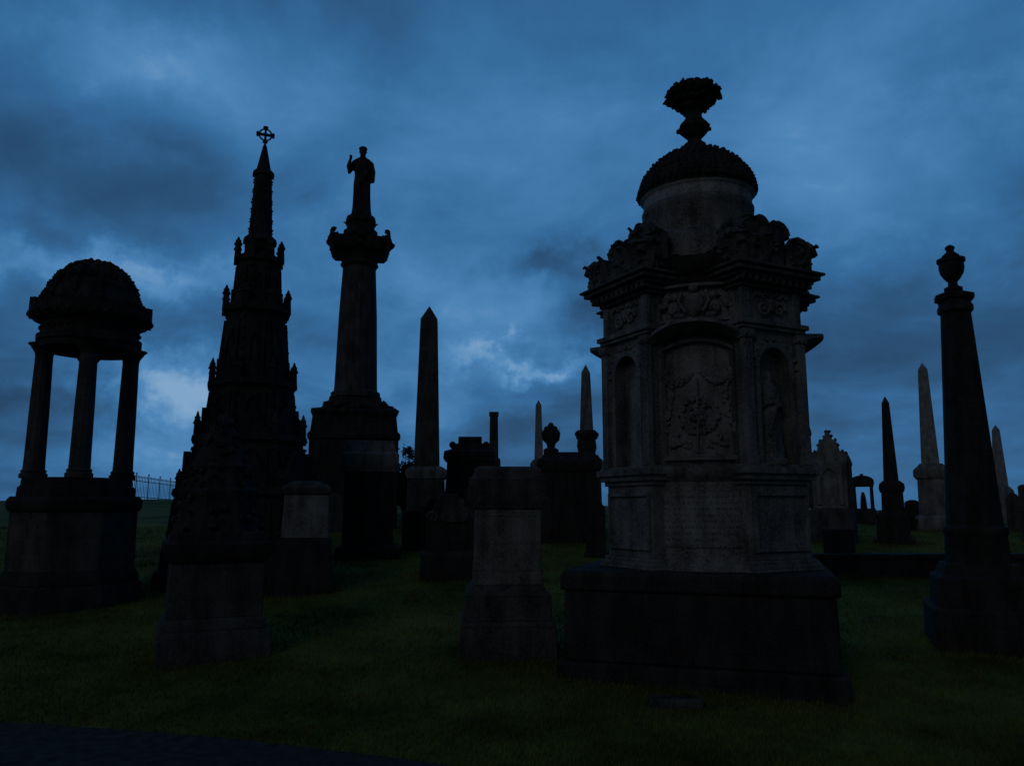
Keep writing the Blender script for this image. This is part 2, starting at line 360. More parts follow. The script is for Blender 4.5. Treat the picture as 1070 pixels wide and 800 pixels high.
def make_pier(theta, statue):
    RM = Matrix.Rotation(theta, 4, 'Z')
    def MM(): m = MB(); m.M = RM.copy(); return m
    m = MM(); b = hwp
    y0 = -rho
    def blk(m, z0, z1, e): m.box(-b-e, b+e, y0-e, -.55, z0, z1)
    for p0, p1, e in ((600, 594, .07), (594, 589, .05), (589, 585, .02)): blk(m, PLT if p0 == 600 else zf(p0), zf(p1), e)
    blk(m, zf(585), zf(506), -.02)
    for p0, p1, e in ((506, 501, .01), (501, 495, .05), (495, 488, .085), (488, 485, .04)): blk(m, zf(p0), zf(p1), e)
    pier = T.part('pier', m, M_mid, bev=.008)
    m = MM(); zb, zt = zf(576), zf(514)
    m.box(-b+.06, b-.06, y0-.012, y0+.03, zb, zb+.04); m.box(-b+.06, b-.06, y0-.012, y0+.03, zt-.04, zt)
    for s_ in (-1, 1): m.box(s_*(b-.08)-.02, s_*(b-.08)+.02, y0-.012, y0+.03, zb+.04, zt-.04)
    T.part('panel_frame', m, M_mid, pier)
    m = MM(); z0, z1 = zf(485), zf(345)
    m.box(-b+.03, b-.03, y0+.34, -.55, z0, z1)
    m.arch(b-.02, z1-z0, .24, (z1-z0)*.72, y0+.02, y0+.34, z0)
    T.part('niche', m, M_midj, pier)
    m = MM()
    m.arch(.3, (z1-z0)*.72+.3, .24, (z1-z0)*.72, y0-.0, y0+.02, z0+.001)
    for s_ in (-1, 1):
        x = s_*(b-.055)
        m.box(x-.06, x+.06, y0-.03, y0+.05, z0+.1, z1-.12)
        m.box(x-.075, x+.075, y0-.045, y0+.05, z0, z0+.1); m.box(x-.08, x+.08, y0-.05, y0+.05, z1-.12, z1-.02)
        for k in range(5): m.lump((x-.06+.03*k, y0-.045, z1-.09+.02*(k % 2)), .024, .2, 1)
        xs_ = s_*(b+.0)
        for yy in (y0+.2, y0+.5): m.box(min(xs_, xs_-s_*.06), max(xs_, xs_+s_*.02), yy-.04, yy+.04, z0, z1)
    for k in range(11):
        t = PI*k/10; m.lump((.345*math.cos(t), y0-.0, z0+(z1-z0)*.72+.345*math.sin(t)), .026, .3, 1)
    T.part('pilasters', m, M_mid, pier, bev=.005)
    if statue:
        m = MM(); m.figure((z1-z0)*.62, (0, y0+.14, z0+.14), cap=False, arm='folded'); o = T.part('niche_statue', m, M_mid, pier); remesh(o, .013)
        m = MM(); m.M = RM @ Matrix.Translation((0, y0+.14, 0)); m.loft([(z0, .2), (z0+.05, .21), (z0+.08, .16), (z0+.15, .15)], 20); T.part('statue_base', m, M_mid, pier)
    m = MM(); blk(m, z1, zf(341), .03); blk(m, zf(341), zf(336), .06); blk(m, zf(336), zf(302), -.03)
    for s_ in (-1, 1): m.box(s_*(b-.07)-.06, s_*(b-.07)+.06, y0-.0, y0+.06, zf(336), zf(302))
    for s_ in (-1, 1):
        m.scroll((s_*.13, y0+.01, zf(322)), 0, .09, .026, 1.3, s_)
        for k in range(6): m.lump((s_*(.05+.04*k), y0+.02, zf(308)+.02*math.sin(k*2)), .03, .3, 1)
    m.lump((0, y0+.01, zf(318)), .07, .15, 2, (.8, .6, 1.3))
    T.part('frieze', m, M_mid, pier, bev=.006)
    m = MM()
    def blk2(z0, z1, e): m.box(-b-e, b+e, y0-e, -.85, z0, z1)
    for p0, p1, e in ((302, 298, .03), (298, 293, .07), (293, 289, .12), (289, 284, .18), (284, 281, .22), (281, 279, .17)): blk2(zf(p0), zf(p1), e)
    for k in range(11): m.box(-b-.06+k*(2*b+.12)/10-.025, -b-.06+k*(2*b+.12)/10+.025, y0-.12, y0-.02, zf(298), zf(292))
    T.part('pier_cornice', m, M_carg, pier, bev=.01)
    # carved heap of scrolls and foliage on top, higher and narrower towards the drum
    m = MM(); zt = zf(280)
    for y, h, wd in ((y0-.04, .3, .47), (y0+.12, .5, .4), (y0+.28, .66, .28)): m.box(-wd, wd, y, y+.24, zt-.02, zt+h)
    for s_ in (-1, 1):
        m.scroll((s_*.34, y0-.12, zt+.19), 0 if s_ > 0 else PI, .2, .055, 1.7, 1 if s_ > 0 else -1)
        m.scroll((s_*(b+.1), y0+.06, zt+.2), -PI/2, .21, .06, 1.7, 1)
        m.scroll((s_*.26, y0+.1, zt+.5), 0 if s_ > 0 else PI, .16, .05, 1.6, 1 if s_ > 0 else -1)
        m.scroll((s_*(.38), y0+.26, zt+.46), -PI/2, .17, .055, 1.6, 1)
        m.scroll((s_*.14, y0+.27, zt+.66), 0 if s_ > 0 else PI, .12, .05, 1.4, 1 if s_ > 0 else -1)
        for q in range(4): m.frond((s_*(b+.08), y0-.04+.13*q, zt-.02), 0 if s_ > 0 else PI, random.uniform(.12, .26), .15, .4, .5)
        m.frond((s_*(b+.04), y0-.08, zt-.02), -PI/2+s_*PI/4, .34, .28, .45, .5)
        for k in range(3): m.frond((s_*(.06+.14*k), y0-.12, zt+.0), -PI/2+s_*.2, random.uniform(.16, .36), .15, .35, .5)
        for k in range(2): m.frond((s_*(.07+.15*k), y0+.06, zt+.34), -PI/2+s_*.3, random.uniform(.16, .3), .16, .35, .5)
        m.frond((s_*.08, y0+.24, zt+.56), -PI/2+s_*.5, random.uniform(.14, .22), .15, .35, .5)
    for k in range(300):
        yy = random.uniform(-.16, .5); lim = b+.1-.6*max(0, yy-.1)
        m.lump((random.uniform(-lim, lim), y0+yy, zt+.14+.82*max(0, yy)+random.uniform(-.14, .12)), random.uniform(.018, .05), .45, 1, (1, 1, random.uniform(.7, 1.4)))
    T.part('crest', m, M_carg, pier)
for a, st_ in ((PI/4, True), (-PI/4, False), (3*PI/4, True), (-3*PI/4, True)): make_pier(a, st_)
mb = MB(); mb.loft(T.rd([(285, 64), (262, 64), (257, 60), (254, 57), (231, 57), (229, 58.5), (224, 59), (221, 57)]), 64); T.part('drum_base', mb, M_mid)
mb = MB(); mb.loft(T.rd([(222, 57), (212, 57), (209, 60), (205, 60.5), (202, 58)]), 64); T.part('drum', mb, M_light)
mb = MB(); mb.loft(T.rd([(209, 60), (203, 62), (198, 61), (192, 58.5), (183, 52), (174, 43), (167, 33), (161, 22), (157, 12), (153, 8)]), 64)
for row, (py, hw) in enumerate([(204, 62), (199, 61), (194, 59), (188, 56), (183, 52), (177, 47), (172, 41), (167.5, 34), (163, 26), (159.5, 18)]):
    nn = max(14, int(hw*.85)); r = T.w(hw, py)
    for i in range(nn):
        a = 2*PI*(i+.5*(row % 2))/nn; mb.lump((r*math.cos(a), r*math.sin(a), T.z(py)), T.w(2.4*random.uniform(.8, 1.15), py), .2, 1, (1, 1, 1.2))
T.part('dome', mb, M_carv)
mb = MB(); mb.loft(T.rd([(160, 11), (156, 13), (152, 12), (149, 8), (146, 7), (143, 10), (139, 14), (135, 16), (131, 15), (127, 11), (124, 9), (119, 8.5), (115, 11), (110, 17), (105, 23), (101, 26), (96, 25), (94, 20), (92, 16), (91, 4)]), 28)
for i in range(20):
    a = 2*PI*i/20; q = random.uniform(.93, 1.04)
    for py, hw, s_ in ((135, 15.5, 2.6), (113, 14, 2.8), (107, 21, 3.2), (101, 27, 4), (97, 25, 3.6), (94, 20, 3.2), (91.5, 13, 3)):
        r = T.w(hw*q, py); mb.lump((r*math.cos(a), r*math.sin(a), T.z(py+random.uniform(-1, 1))), T.w(s_*random.uniform(.75, 1.2), py), .4, 1)
    if i % 5 == 0: r = T.w(24, 100); mb.frond((r*math.cos(a), r*math.sin(a), T.z(105)), a, T.w(9), T.w(10), .7, .6)
T.part('urn_finial', mb, M_carv)

# ---- 2. open rotunda on the left ----------------------------------------------------
T = Thing('open_rotunda', 'open round tempietto of slim columns under a crested dome on a broad pedestal', 'monument', 77, 560, 13.9, rot=0)
T.stack([('lower_step', M_black, [('G', 86), (616, 84), (613, 81)], 8), ('base_moulding', M_black, [(613, 79), (604, 78), (598, 74)], 8), ('pedestal', M_dark, [(598, 72), (535, 71)], 8),
         ('pedestal_cap', M_black, [(535, 72), (530, 76), (522, 76), (518, 72)], 8), ('stylobate', M_black, [(518, 66), (508, 65), (507, 62), (498, 61)], 8)])
zb = T.z(499); zt = T.z(366); cr = T.w(46, 430)
for i in range(4):
    a = i*PI/2-PI/2; x, y = cr*math.cos(a), cr*math.sin(a)
    c = T.part('column', MB().loft([(zb+.12, T.w(11.4)), (zb+.3, T.w(11)), (zb+(zt-zb)*.5, T.w(10.4)), (zt-.16, T.w(9.2))], 28, x, y, flute=.05), M_dark)
    T.part('column_base', MB().loft([(zb-.02, T.w(14.5)), (zb+.05, T.w(14.5)), (zb+.07, T.w(12.5)), (zb+.1, T.w(13.5)), (zb+.13, T.w(11.5))], 24, x, y), M_dark, c)
    m = MB().loft([(zt-.18, T.w(9.4)), (zt-.12, T.w(10)), (zt-.06, T.w(12.5)), (zt+.0, T.w(15)), (zt+.04, T.w(18))], 16, x, y)
    for k in range(8): m.frond((x+T.w(7.5)*math.cos(k*PI/4), y+T.w(7.5)*math.sin(k*PI/4), zt-.17), k*PI/4, .13, .1, .7)
    T.part('capital', m, M_carv, c)
m = MB().loft(T.rd([(368, 53), (362, 54), (361, 56), (355, 56), (353, 52), (343, 52), (340, 58), (337, 61)]), 48)
for i in range(40): a = 2*PI*i/40; m.lump((T.w(52.5)*math.cos(a), T.w(52.5)*math.sin(a), T.z(348)), T.w(2.6), .35, 1)
T.part('entablature', m, M_black)
m = MB().loft(T.rd([(339, 61), (334, 65), (329, 65), (325, 62), (320, 54), (306, 48)]), 48)
for i in range(32):
    a = 2*PI*i/32; r = T.w(62, 330); q = 1.25 if i % 4 == 0 else .9
    m.palmette((r*math.cos(a), r*math.sin(a), T.z(332)), a, .19*q, .22*q, .08)
    m.lump((r*math.cos(a)*1.03, r*math.sin(a)*1.03, T.z(335)), random.uniform(.045, .06), .35, 1)
T.part('crown_cresting', m, M_carv)
m = MB().loft(T.rd([(322, 52), (312, 49), (303, 45), (294, 39), (286, 31), (280, 22), (276, 13), (274, 5)]), 40)
prof = T.rd([(320, 52.5), (312, 50), (303, 46), (294, 40), (286, 32), (280, 23), (275, 10)])
for i in range(12):      # leaf covered ribs
    a = 2*PI*i/12+.13
    for (za_, ra), (zb2, rb) in zip(prof, prof[1:]):
        for u in (0, .33, .66):
            r = ra+(rb-ra)*u; m.lump((r*math.cos(a), r*math.sin(a), za_+(zb2-za_)*u), random.uniform(.045, .07), .3, 1)
    for py, hw in ((308, 47.5), (296, 41)):
        r = T.w(hw); m.palmette((r*math.cos(a+.26), r*math.sin(a+.26), T.z(py+2)), a+.26, .18, .14, .06)
for i in range(10): a = i*PI/5; m.lump((T.w(6)*math.cos(a), T.w(6)*math.sin(a), T.z(275)), T.w(3), .3, 1)
T.part('dome', m, M_carv)

# ---- 3. black crocketed spire -----------------------------------------------------------
T = Thing('gothic_spire', 'tall soot black stepped gothic spire topped by a ringed cross', 'monument', 261, 460, 16, rot=2)
tiers = [([('G', 102), (600, 98), (597, 94), (566, 90)], 'base_step'), ([(566, 85), (520, 79), (516, 83), (510, 82), (508, 72)], 'lower_stage'),
         ([(508, 67), (462, 59), (458, 64), (453, 63), (451, 53)], 'arcade_stage'), ([(451, 50), (402, 44), (399, 49), (394, 48), (392, 39)], 'middle_stage'),
         ([(392, 38), (324, 31), (321, 37), (316, 36), (313, 27)], 'upper_stage'), ([(313, 25), (272, 22), (269, 26), (265, 25), (262, 15)], 'neck_stage'),
         ([(262, 15), (252, 14), (249, 18), (246, 17), (243, 12)], 'collar'), ([(243, 12.5), (182, 9), (180, 11.5), (177, 11), (175, 7.5), (152, 2)], 'spirelet')]
for prof, nm in tiers:
    T.foot(prof); pr = T.sq(prof); m = MB().loft(pr, 8)
    z0, r0 = pr[0]; z1, r1 = pr[1] if len(pr) > 2 and nm != 'base_step' else pr[-1]
    if nm not in ('base_step', 'collar'):
        nl = max(3, int((z1-z0)/.2))
        for e in range(8):
            a = PI/8+e*PI/4
            for k in range(nl):
                u = (k+.5)/nl; r = (r0+(r1-r0)*u)/math.cos(PI/8)
                m.lump((r*math.cos(a), r*math.sin(a), z0+(z1-z0)*u), (.055 if nm in ('lower_stage', 'arcade_stage') else .042) if nm != 'spirelet' else .026, .35, 1)
        if nm != 'spirelet':
            zl = pr[-1][0]
            for e in range(8):       # pinnacles at the angles, gablets on the faces
                a = PI/8+e*PI/4; r = pr[-2][1]*1.0; hh = .2+.22*r1
                px_, py_ = r*math.cos(a), r*math.sin(a)
                if nm == 'lower_stage': hh *= .7
                m.loft([(zl-.2, .07), (zl+hh*.4, .055), (zl+hh*.42, .08), (zl+hh*.5, .065), (zl+hh, .01)], 4, px_, py_)
                for q in range(4): m.lump((px_+.04*math.cos(q*PI/2), py_+.04*math.sin(q*PI/2), zl+hh*.7), .022, .2, 1)
                a2 = e*PI/4; RZ = Matrix.Rotation(a2+PI/2, 4, 'Z'); wd = r1*.36
                m.M = RZ; yy = -pr[-1][1]-.02; lo = 1.5
                m.rings([[(-wd, yy+d, zl-.04), (wd, yy+d, zl-.04), (0, yy+d, zl+wd*lo)] for d in (0, .14)])
                hh2 = (z1-z0)*.85
                if hh2 > .4:
                    m.M = RZ @ Matrix.Translation((0, -r0, z0)) @ Matrix.Rotation(-math.atan((r0-r1)/(z1-z0)), 4, 'X')
                    m.arch(wd*.8, hh2, wd*.5, hh2*.6, -.04, .05, .04, pointed=.5)
                m.M = Matrix.Identity(4)
    T.part(nm, m, M_carv)
m = MB(); zc = T.z(141); m.tube([(.128*math.cos(2*PI*k/24), 0, zc+.128*math.sin(2*PI*k/24)) for k in range(24)], .018, 6, closed=True)
for k in range(4):
    m.M = Matrix.Translation((0, 0, zc)) @ Matrix.Rotation(k*PI/2, 4, 'Y')
    m.rings([[(-w_, -.025, z_), (w_, -.025, z_), (w_, .025, z_), (-w_, .025, z_)] for z_, w_ in ((0, .025), (.11, .022), (.15, .05), (.175, .055), (.19, .02))])
m.M = Matrix.Identity(4); m.loft([(T.z(153), .03), (zc-.2, .02), (zc-.17, .05), (zc-.12, .02)], 8)
T.part('ringed_cross', m, M_carv)

# ---- 4. column with statue -------------------------------------------------------------------
T = Thing('statue_column', 'tall column with leafy capital carrying a robed statue on a bulky dark pedestal', 'monument', 371, 430, 26, rot=0)
T.stack([('base', M_black, [('G', 54), (555, 52), (552, 49)]), ('pedestal', M_black, [(552, 48), (458, 47)]), ('pedestal_cap', M_black, [(458, 49), (453, 49), (450, 46), (434, 44), (431, 46), (427, 46), (426, 36)]),
         ('column_step', M_black, [(426, 34), (420, 33), (419, 28), (414, 27)])], .03)
m = MB()
for i in range(70):
    a = random.uniform(0, 2*PI); r = T.w(random.uniform(30, 42)); m.lump((r*math.cos(a), r*math.sin(a), T.z(random.uniform(425, 436))), random.uniform(.1, .2), .35, 1)
T.part('pedestal_carving', m, M_carv)
T.part('column', MB().loft(T.rd([(416, 26), (411, 26), (409, 23), (405, 22.5), (330, 20), (280, 17.3)]), 40, flute=.045), M_dark)
m = MB().loft(T.rd([(281, 17.5), (278, 20), (275, 18.5), (270, 22), (262, 29), (254, 33)]), 24); m.loft(T.sq([(258, 27), (252, 31), (248, 32), (245, 31)]))
for i in range(16):
    a = i*PI/8; r = T.w(17.5); m.frond((r*math.cos(a), r*math.sin(a), T.z(274)), a, T.w(11), T.w(9), 1.1)
    m.lump((T.w(29)*math.cos(a), T.w(29)*math.sin(a), T.z(262)), T.w(3.6), .3, 1)
    m.lump((T.w(34)*math.cos(a), T.w(34)*math.sin(a), T.z(255)), T.w(3.6), .35, 1)
for i in range(4):
    a = PI/4+i*PI/2; m.scroll((T.w(38)*math.cos(a), T.w(38)*math.sin(a), T.z(258)), a, T.w(5), T.w(2.2), 1.3)
    m.lump((T.w(40)*math.cos(a), T.w(40)*math.sin(a), T.z(250)), T.w(3.4), .3, 1)
    a = i*PI/2; m.palmette((T.w(31)*math.cos(a), T.w(31)*math.sin(a), T.z(254)), a, T.w(12), T.w(13), .1)
T.part('capital', m, M_carv)
m = MB().loft(T.rd([(247, 18), (243, 18), (242, 15), (236, 14), (233, 16), (228, 15)]), 20)
for i in range(10): a = i*PI/5; m.frond((T.w(13)*math.cos(a), T.w(13)*math.sin(a), T.z(246)), a, T.w(14), T.w(8), .4)
T.part('statue_base', m, M_carv)
m = MB(); m.M = Matrix.Diagonal((.88, .95, 1, 1)); m.figure(T.z(154)-T.z(230), (0, 0, T.z(230)), slim=.95); o = T.part('statue', m, M_carv); remesh(o, .026)

# ---- obelisks ---------------------------------------------------------------------------------
def obelisk(name, label, px, D, tip, sh, base, mat, rows, pyref=None, group=None, rot=None):
    T = Thing(name, label, 'obelisk', px, pyref or sh[2], D, rot=rot, group=group)
    T.part('shaft', MB().loft(T.sq([(sh[2], sh[3]), (sh[0], sh[1])])), mat, bev=.01)
    T.part('pyramid_tip', MB().loft(T.sq([(sh[0], sh[1]), (tip, .25)])), mat)
    T.stack(rows); return T
obelisk('obelisk', 'plain dark obelisk standing just right of the statue column', 446, 24, 320, (333, 8.8, 487, 13.4), 0, M_dark,
        [('base', M_dark, [('G', 27), (540, 26), (538, 23)]), ('pedestal', M_dark, [(538, 21), (500, 19)]), ('pedestal_cap', M_mid, [(500, 20), (494, 22), (490, 21), (487, 16)])])
obelisk('obelisk', 'very thin pale distant obelisk rising left of the urn topped tomb', 563, 36, 418, (423, 3, 480, 4.6), 0, M_light,
        [('pedestal', M_mid, [('G', 10), (484, 9), (480, 6)])])
T = obelisk('obelisk', 'slim mid grey obelisk with crocketed base beside the left of the domed monument', 613, 30, 381, (389, 4.4, 450, 6.8), 0, M_mid,
        [('base', M_dark, [('G', 15), (478, 14), (475, 12)]), ('collar', M_carv, [(475, 8), (466, 10), (458, 9), (452, 12), (449, 9)])])
m = MB()
for i in range(12): a = i*PI/6; m.lump((T.w(10)*math.cos(a), T.w(10)*math.sin(a), T.z(454+3*(i % 2))), T.w(2.6), .3, 1)
T.part('collar_carving', m, M_carv)
obelisk('obelisk', 'dark narrow obelisk on a black pedestal, between the little temple and the pale obelisk', 931, 30, 414, (421, 4, 502, 8), 0, M_black,
        [('base', M_black, [('G', 17), (536, 16), (533, 14)]), ('pedestal', M_black, [(533, 12), (514, 11.5)]), ('pedestal_cap', M_black, [(514, 12.5), (509, 14), (505, 13), (502, 9)])])
obelisk('obelisk', 'tall pale obelisk on a moulded grey pedestal, left of the black urn column', 972, 26, 379, (386, 5, 484, 9.4), 0, M_gran,
        [('base', M_mid, [('G', 22), (541, 21), (538, 18)]), ('pedestal', M_mid, [(538, 16), (500, 15)]), ('pedestal_cap', M_mid, [(500, 16), (496, 19), (490, 19), (486, 14), (484, 12)])])
obelisk('obelisk', 'pale blunt obelisk half hidden behind the right of the black urn column', 1046, 28, 444, (449, 4.2, 508, 8), 0, M_gran,
        [('pedestal', M_mid, [('G', 15), (518, 14), (512, 13), (508, 9)])])
T = Thing('stone_pillar', 'short square dark pillar poking up behind the scrolled tomb', 'pillar', 516, 470, 32)
T.stack([('shaft', M_dark, [('G', 8), (480, 7), (478, 4.8), (434, 4.2)]), ('cap', M_dark, [(434, 5), (430, 5)])])

# ---- 5. urn column on the right ------------------------------------------------------------------
T = Thing('urn_column', 'tapering near black column carrying a covered urn at the right edge', 'monument', 1021, 580, 11, rot=8)
T.stack([('base_step', M_black, [('G', 64), (640, 62), (637, 58)]), ('base', M_black, [(637, 54), (606, 52), (602, 45), (590, 40)])])
T.part('column', MB().loft(T.sq([(592, 35), (560, 33), (557, 35), (552, 35), (549, 30), (324, 16)]), 8), M_black, bev=.01)
T.part('capital', MB().loft(T.sq([(324, 16.5), (322, 19), (317, 19), (315, 17), (311, 17.5), (309, 21), (304, 21), (303, 12)]), 8), M_carv, bev=.004)
m = MB().loft(T.rd([(304, 10), (301, 10), (299, 5.5), (295, 5), (291, 9), (286, 12.5), (280, 14), (275, 13.5), (274, 15.5), (271, 15.5), (270, 11), (267, 9), (264, 5), (262, 4), (260, 5.5), (258, 5), (256, 1)]), 28)
T.part('urn', m, M_carv)

# ---- 6. foreground pedestals ----------------------------------------------------------------------
T = Thing('pedestal_tomb', 'stout grey pedestal tomb with dark carved pyramid top in front of the black gothic spire', 'tomb', 222, 640, 10.65, rot=4)
T.stack([('base_step', M_dark, [('G', 62), (664, 60), (660, 58)]), ('base_moulding', M_dark, [(660, 56), (650, 55), (646, 52)]), ('die', M_dark, [(646, 51), (588, 50)]),
         ('cap', M_black, [(588, 52), (583, 56), (576, 58), (568, 58), (566, 54), (556, 51)])])
m = MB()
m.loft(T.sq([(560, 50), (546, 46), (540, 44), (520, 39), (516, 41), (511, 41), (508, 36), (490, 31), (486, 33), (482, 29), (462, 20), (440, 9), (432, 3)]), 8)
for i in range(150):
    a = random.uniform(0, 2*PI); py = random.uniform(438, 556); r = T.w(lut([(438, 9), (462, 20), (490, 31), (520, 39), (560, 50)], py)); m.lump((r*math.cos(a), r*math.sin(a), T.z(py)), random.uniform(.02, .06), .35, 1)
T.part('carved_pyramid', m, M_carv)
T = Thing('pedestal_tomb', 'square grey stone pedestal with moulded cap on stepped plinth, left of the domed monument', 'tomb', 529, 600, 10.7, rot=3)
T.stack([('base_step', M_dark, [('G', 51), (652, 50), (649, 47)]), ('plinth', M_dark, [(649, 46), (622, 45), (616, 40), (611, 37)]), ('die', M_midj, [(611, 36.5), (532, 34)]),
         ('cap', M_dark, [(532, 35), (526, 37), (520, 41), (500, 41), (497, 37), (490, 35), (487, 30)])])
T = Thing('fallen_slab', 'small flat stone slab lying in the grass against the domed monument plinth', 'slab', 705, 700, 8.55, rot=6)
m = MB(); m.rings([[(-.27, -.1, z_), (.1, -.13, z_), (.28, -.08, z_), (.25, .12, z_), (-.12, .13, z_), (-.29, .08, z_)] for z_ in (-.05, .07)]); T.part('slab', m, M_dark, bev=.02)
m = MB(); m.lump((.1, .02, .075), .05, .3, 2, (1.3, 1, .5)); m.lump((-.12, -.03, .07), .04, .3, 2, (1.5, 1, .5)); T.part('moss', m, M_leaf)

# ---- 7. middle-distance tombs -------------------------------------------------------------------------
T = Thing('pedestal_tomb', 'dark pedestal tomb with paler moulded top in front of the statue column', 'tomb', 386, 520, 19)
T.stack([('base', M_black, [('G', 36), (574, 34), (570, 30)]), ('die', M_black, [(570, 27), (493, 26)]), ('cap', M_mid, [(493, 27), (488, 29), (482, 31), (474, 31), (471, 27), (460, 25)])])
T = Thing('pedestal_tomb', 'greyish low pedestal tomb just right of the black spire', 'tomb', 320, 540, 15.2)
T.stack([('base', M_black, [('G', 31), (566, 29), (562, 27)]), ('die', M_mid, [(562, 25), (516, 23)]), ('cap', M_dark, [(516, 25), (509, 26), (506, 22), (502, 14)])])
T = Thing('scrolled_tomb', 'low black chest tomb with scrolled lid right of the plain dark obelisk', 'tomb', 491, 500, 26)
T.stack([('base', M_black, [('G', 31), (520, 29), (517, 26)]), ('chest', M_black, [(517, 25), (482, 23)]), ('lid', M_black, [(482, 25), (478, 27), (471, 26), (469, 19), (463, 17)])])
m = MB()
for s_ in (-1, 1): m.tube([(s_*T.w(17), -T.w(18), T.z(466)), (s_*T.w(17), T.w(18), T.z(466))], T.w(3.5), 10)
m.tube([(-T.w(12), 0, T.z(461)), (T.w(12), 0, T.z(461))], T.w(5), 12); T.part('scrolls', m, M_carv)
T = Thing('carved_headstone', 'squat dark headstone with round shell top left of the square grey pedestal', 'headstone', 469, 580, 16.6)
T.stack([('base', M_black, [('G', 32), (580, 30), (576, 26)])])
w_ = T.w(24); h0 = T.z(577)
m = MB(); m.rings([[(-w_, d, h0), (w_, d, h0), (w_, d, T.z(545)), (w_*.7, d, T.z(532)), (w_*.3, d, T.z(516)), (-w_*.3, d, T.z(516)), (-w_*.7, d, T.z(530)), (-w_, d, T.z(548))] for d in (-.22, .22)])
T.part('stone', m, M_black, bev=.02)
m = MB(); m.palmette((.1, -.25, T.z(545)), -PI/2, w_*1.3, w_*1.1, .08)
for s_ in (-1, 1): m.tube([(s_*(w_*.7+.12*(1-k/14)*math.cos(k*.7)), -.22, T.z(540)+.12*(1-k/14)*math.sin(k*.7)) for k in range(13)], .04, 6)
T.part('shell_carving', m, M_dark)
T = Thing('chest_tomb', 'large black block tomb with spiked urn on top, behind the square pedestal', 'tomb', 596, 540, 22)
T.stack([('base', M_black, [('G', 37), (572, 35), (569, 32)]), ('block', M_black, [(569, 31), (492, 30)]), ('lid', M_black, [(492, 32), (486, 35), (480, 34), (477, 29), (472, 26)])])
m = MB(); cx = -T.w(19); cy = -T.w(8)
m.loft(T.rd([(475, 8), (470, 8), (468, 4), (464, 5), (460, 9), (453, 10), (450, 8), (446, 4), (442, 1.5)]), 16, cx, cy)
for i in range(6): m.frond((cx+T.w(8)*math.cos(i*PI/3), cy+T.w(8)*math.sin(i*PI/3), T.z(454)), i*PI/3, T.w(7), T.w(5), .3)
T.part('urn', m, M_carv)

T = Thing('gabled_headstone', 'grey gothic headstone with steep gable beside the right of the domed monument', 'headstone', 868, 510, 22, rot=-6)
T.stack([('base', M_dark, [('G', 25), (535, 23), (531, 21)])])
w_ = T.w(18); m = MB()
m.rings([[(-w_, d, T.z(531)), (w_, d, T.z(531)), (w_, d, T.z(484)), (w_*1.08, d, T.z(482)), (w_*1.05, d, T.z(475)), (w_*.62, d, T.z(471)), (w_*.5, d, T.z(462)), (w_*.2, d, T.z(458)), (.0, d, T.z(449)), (-w_*.2, d, T.z(458)), (-w_*.5, d, T.z(462)), (-w_*.62, d, T.z(471)), (-w_*1.05, d, T.z(475)), (-w_*1.08, d, T.z(482)), (-w_, d, T.z(484))] for d in (-.2, .2)])
m.arch(w_*.75, T.z(482)-T.z(527), w_*.5, (T.z(478)-T.z(527))*.5, -.26, -.2, T.z(527), pointed=.5)
st = T.part('stone', m, M_mid, bev=.01)
m = MB()
for s_ in (-1, 1):
    for (u, py) in ((1.0, 474), (.8, 472), (.58, 465), (.42, 460), (.2, 456), (.1, 451)): m.lump((s_*w_*u, 0, T.z(py)), .055, .4, 1)
m.loft(T.rd([(531, 3), (455, 2.4), (453, 3.4), (449, 3), (440, .4)]), 4, -w_*1.12, 0)
m.loft(T.rd([(531, 3), (488, 2.4), (486, 3.4), (483, 3), (476, .4)]), 4, w_*1.12, 0)
T.part('gable_trim', m, M_dark)
T = Thing('small_temple_tomb', 'tiny dark columned temple tomb with rounded pediment between gabled stone and dark obelisk', 'tomb', 902, 520, 28)
T.stack([('base', M_black, [('G', 16), (536, 14), (531, 12)]), ('entablature', M_black, [(508, 11), (504, 12.5), (502, 12)])])
for i in range(4):
    x = T.w(9)*(1 if i % 2 else -1); y = T.w(9)*(1 if i//2 else -1); T.part('column', MB().loft(T.rd([(532, 2.6), (530, 2), (509, 1.7), (507.5, 2.6)]), 12, x, y), M_black)
T.part('figure_block', MB().loft(T.rd([(532, 4), (520, 3), (514, 1.5)]), 10), M_carv)
m = MB(); w_ = T.w(12); pts = [(w_*math.cos(PI*k/12), T.w(6)*math.sin(PI*k/12)) for k in range(13)]
m.rings([[(x, d, T.z(502.5)+z) for x, z in pts] for d in (-w_, w_)]); m.lump((0, -w_, T.z(496.5)), T.w(2), .2, 1); T.part('pediment', m, M_carv)

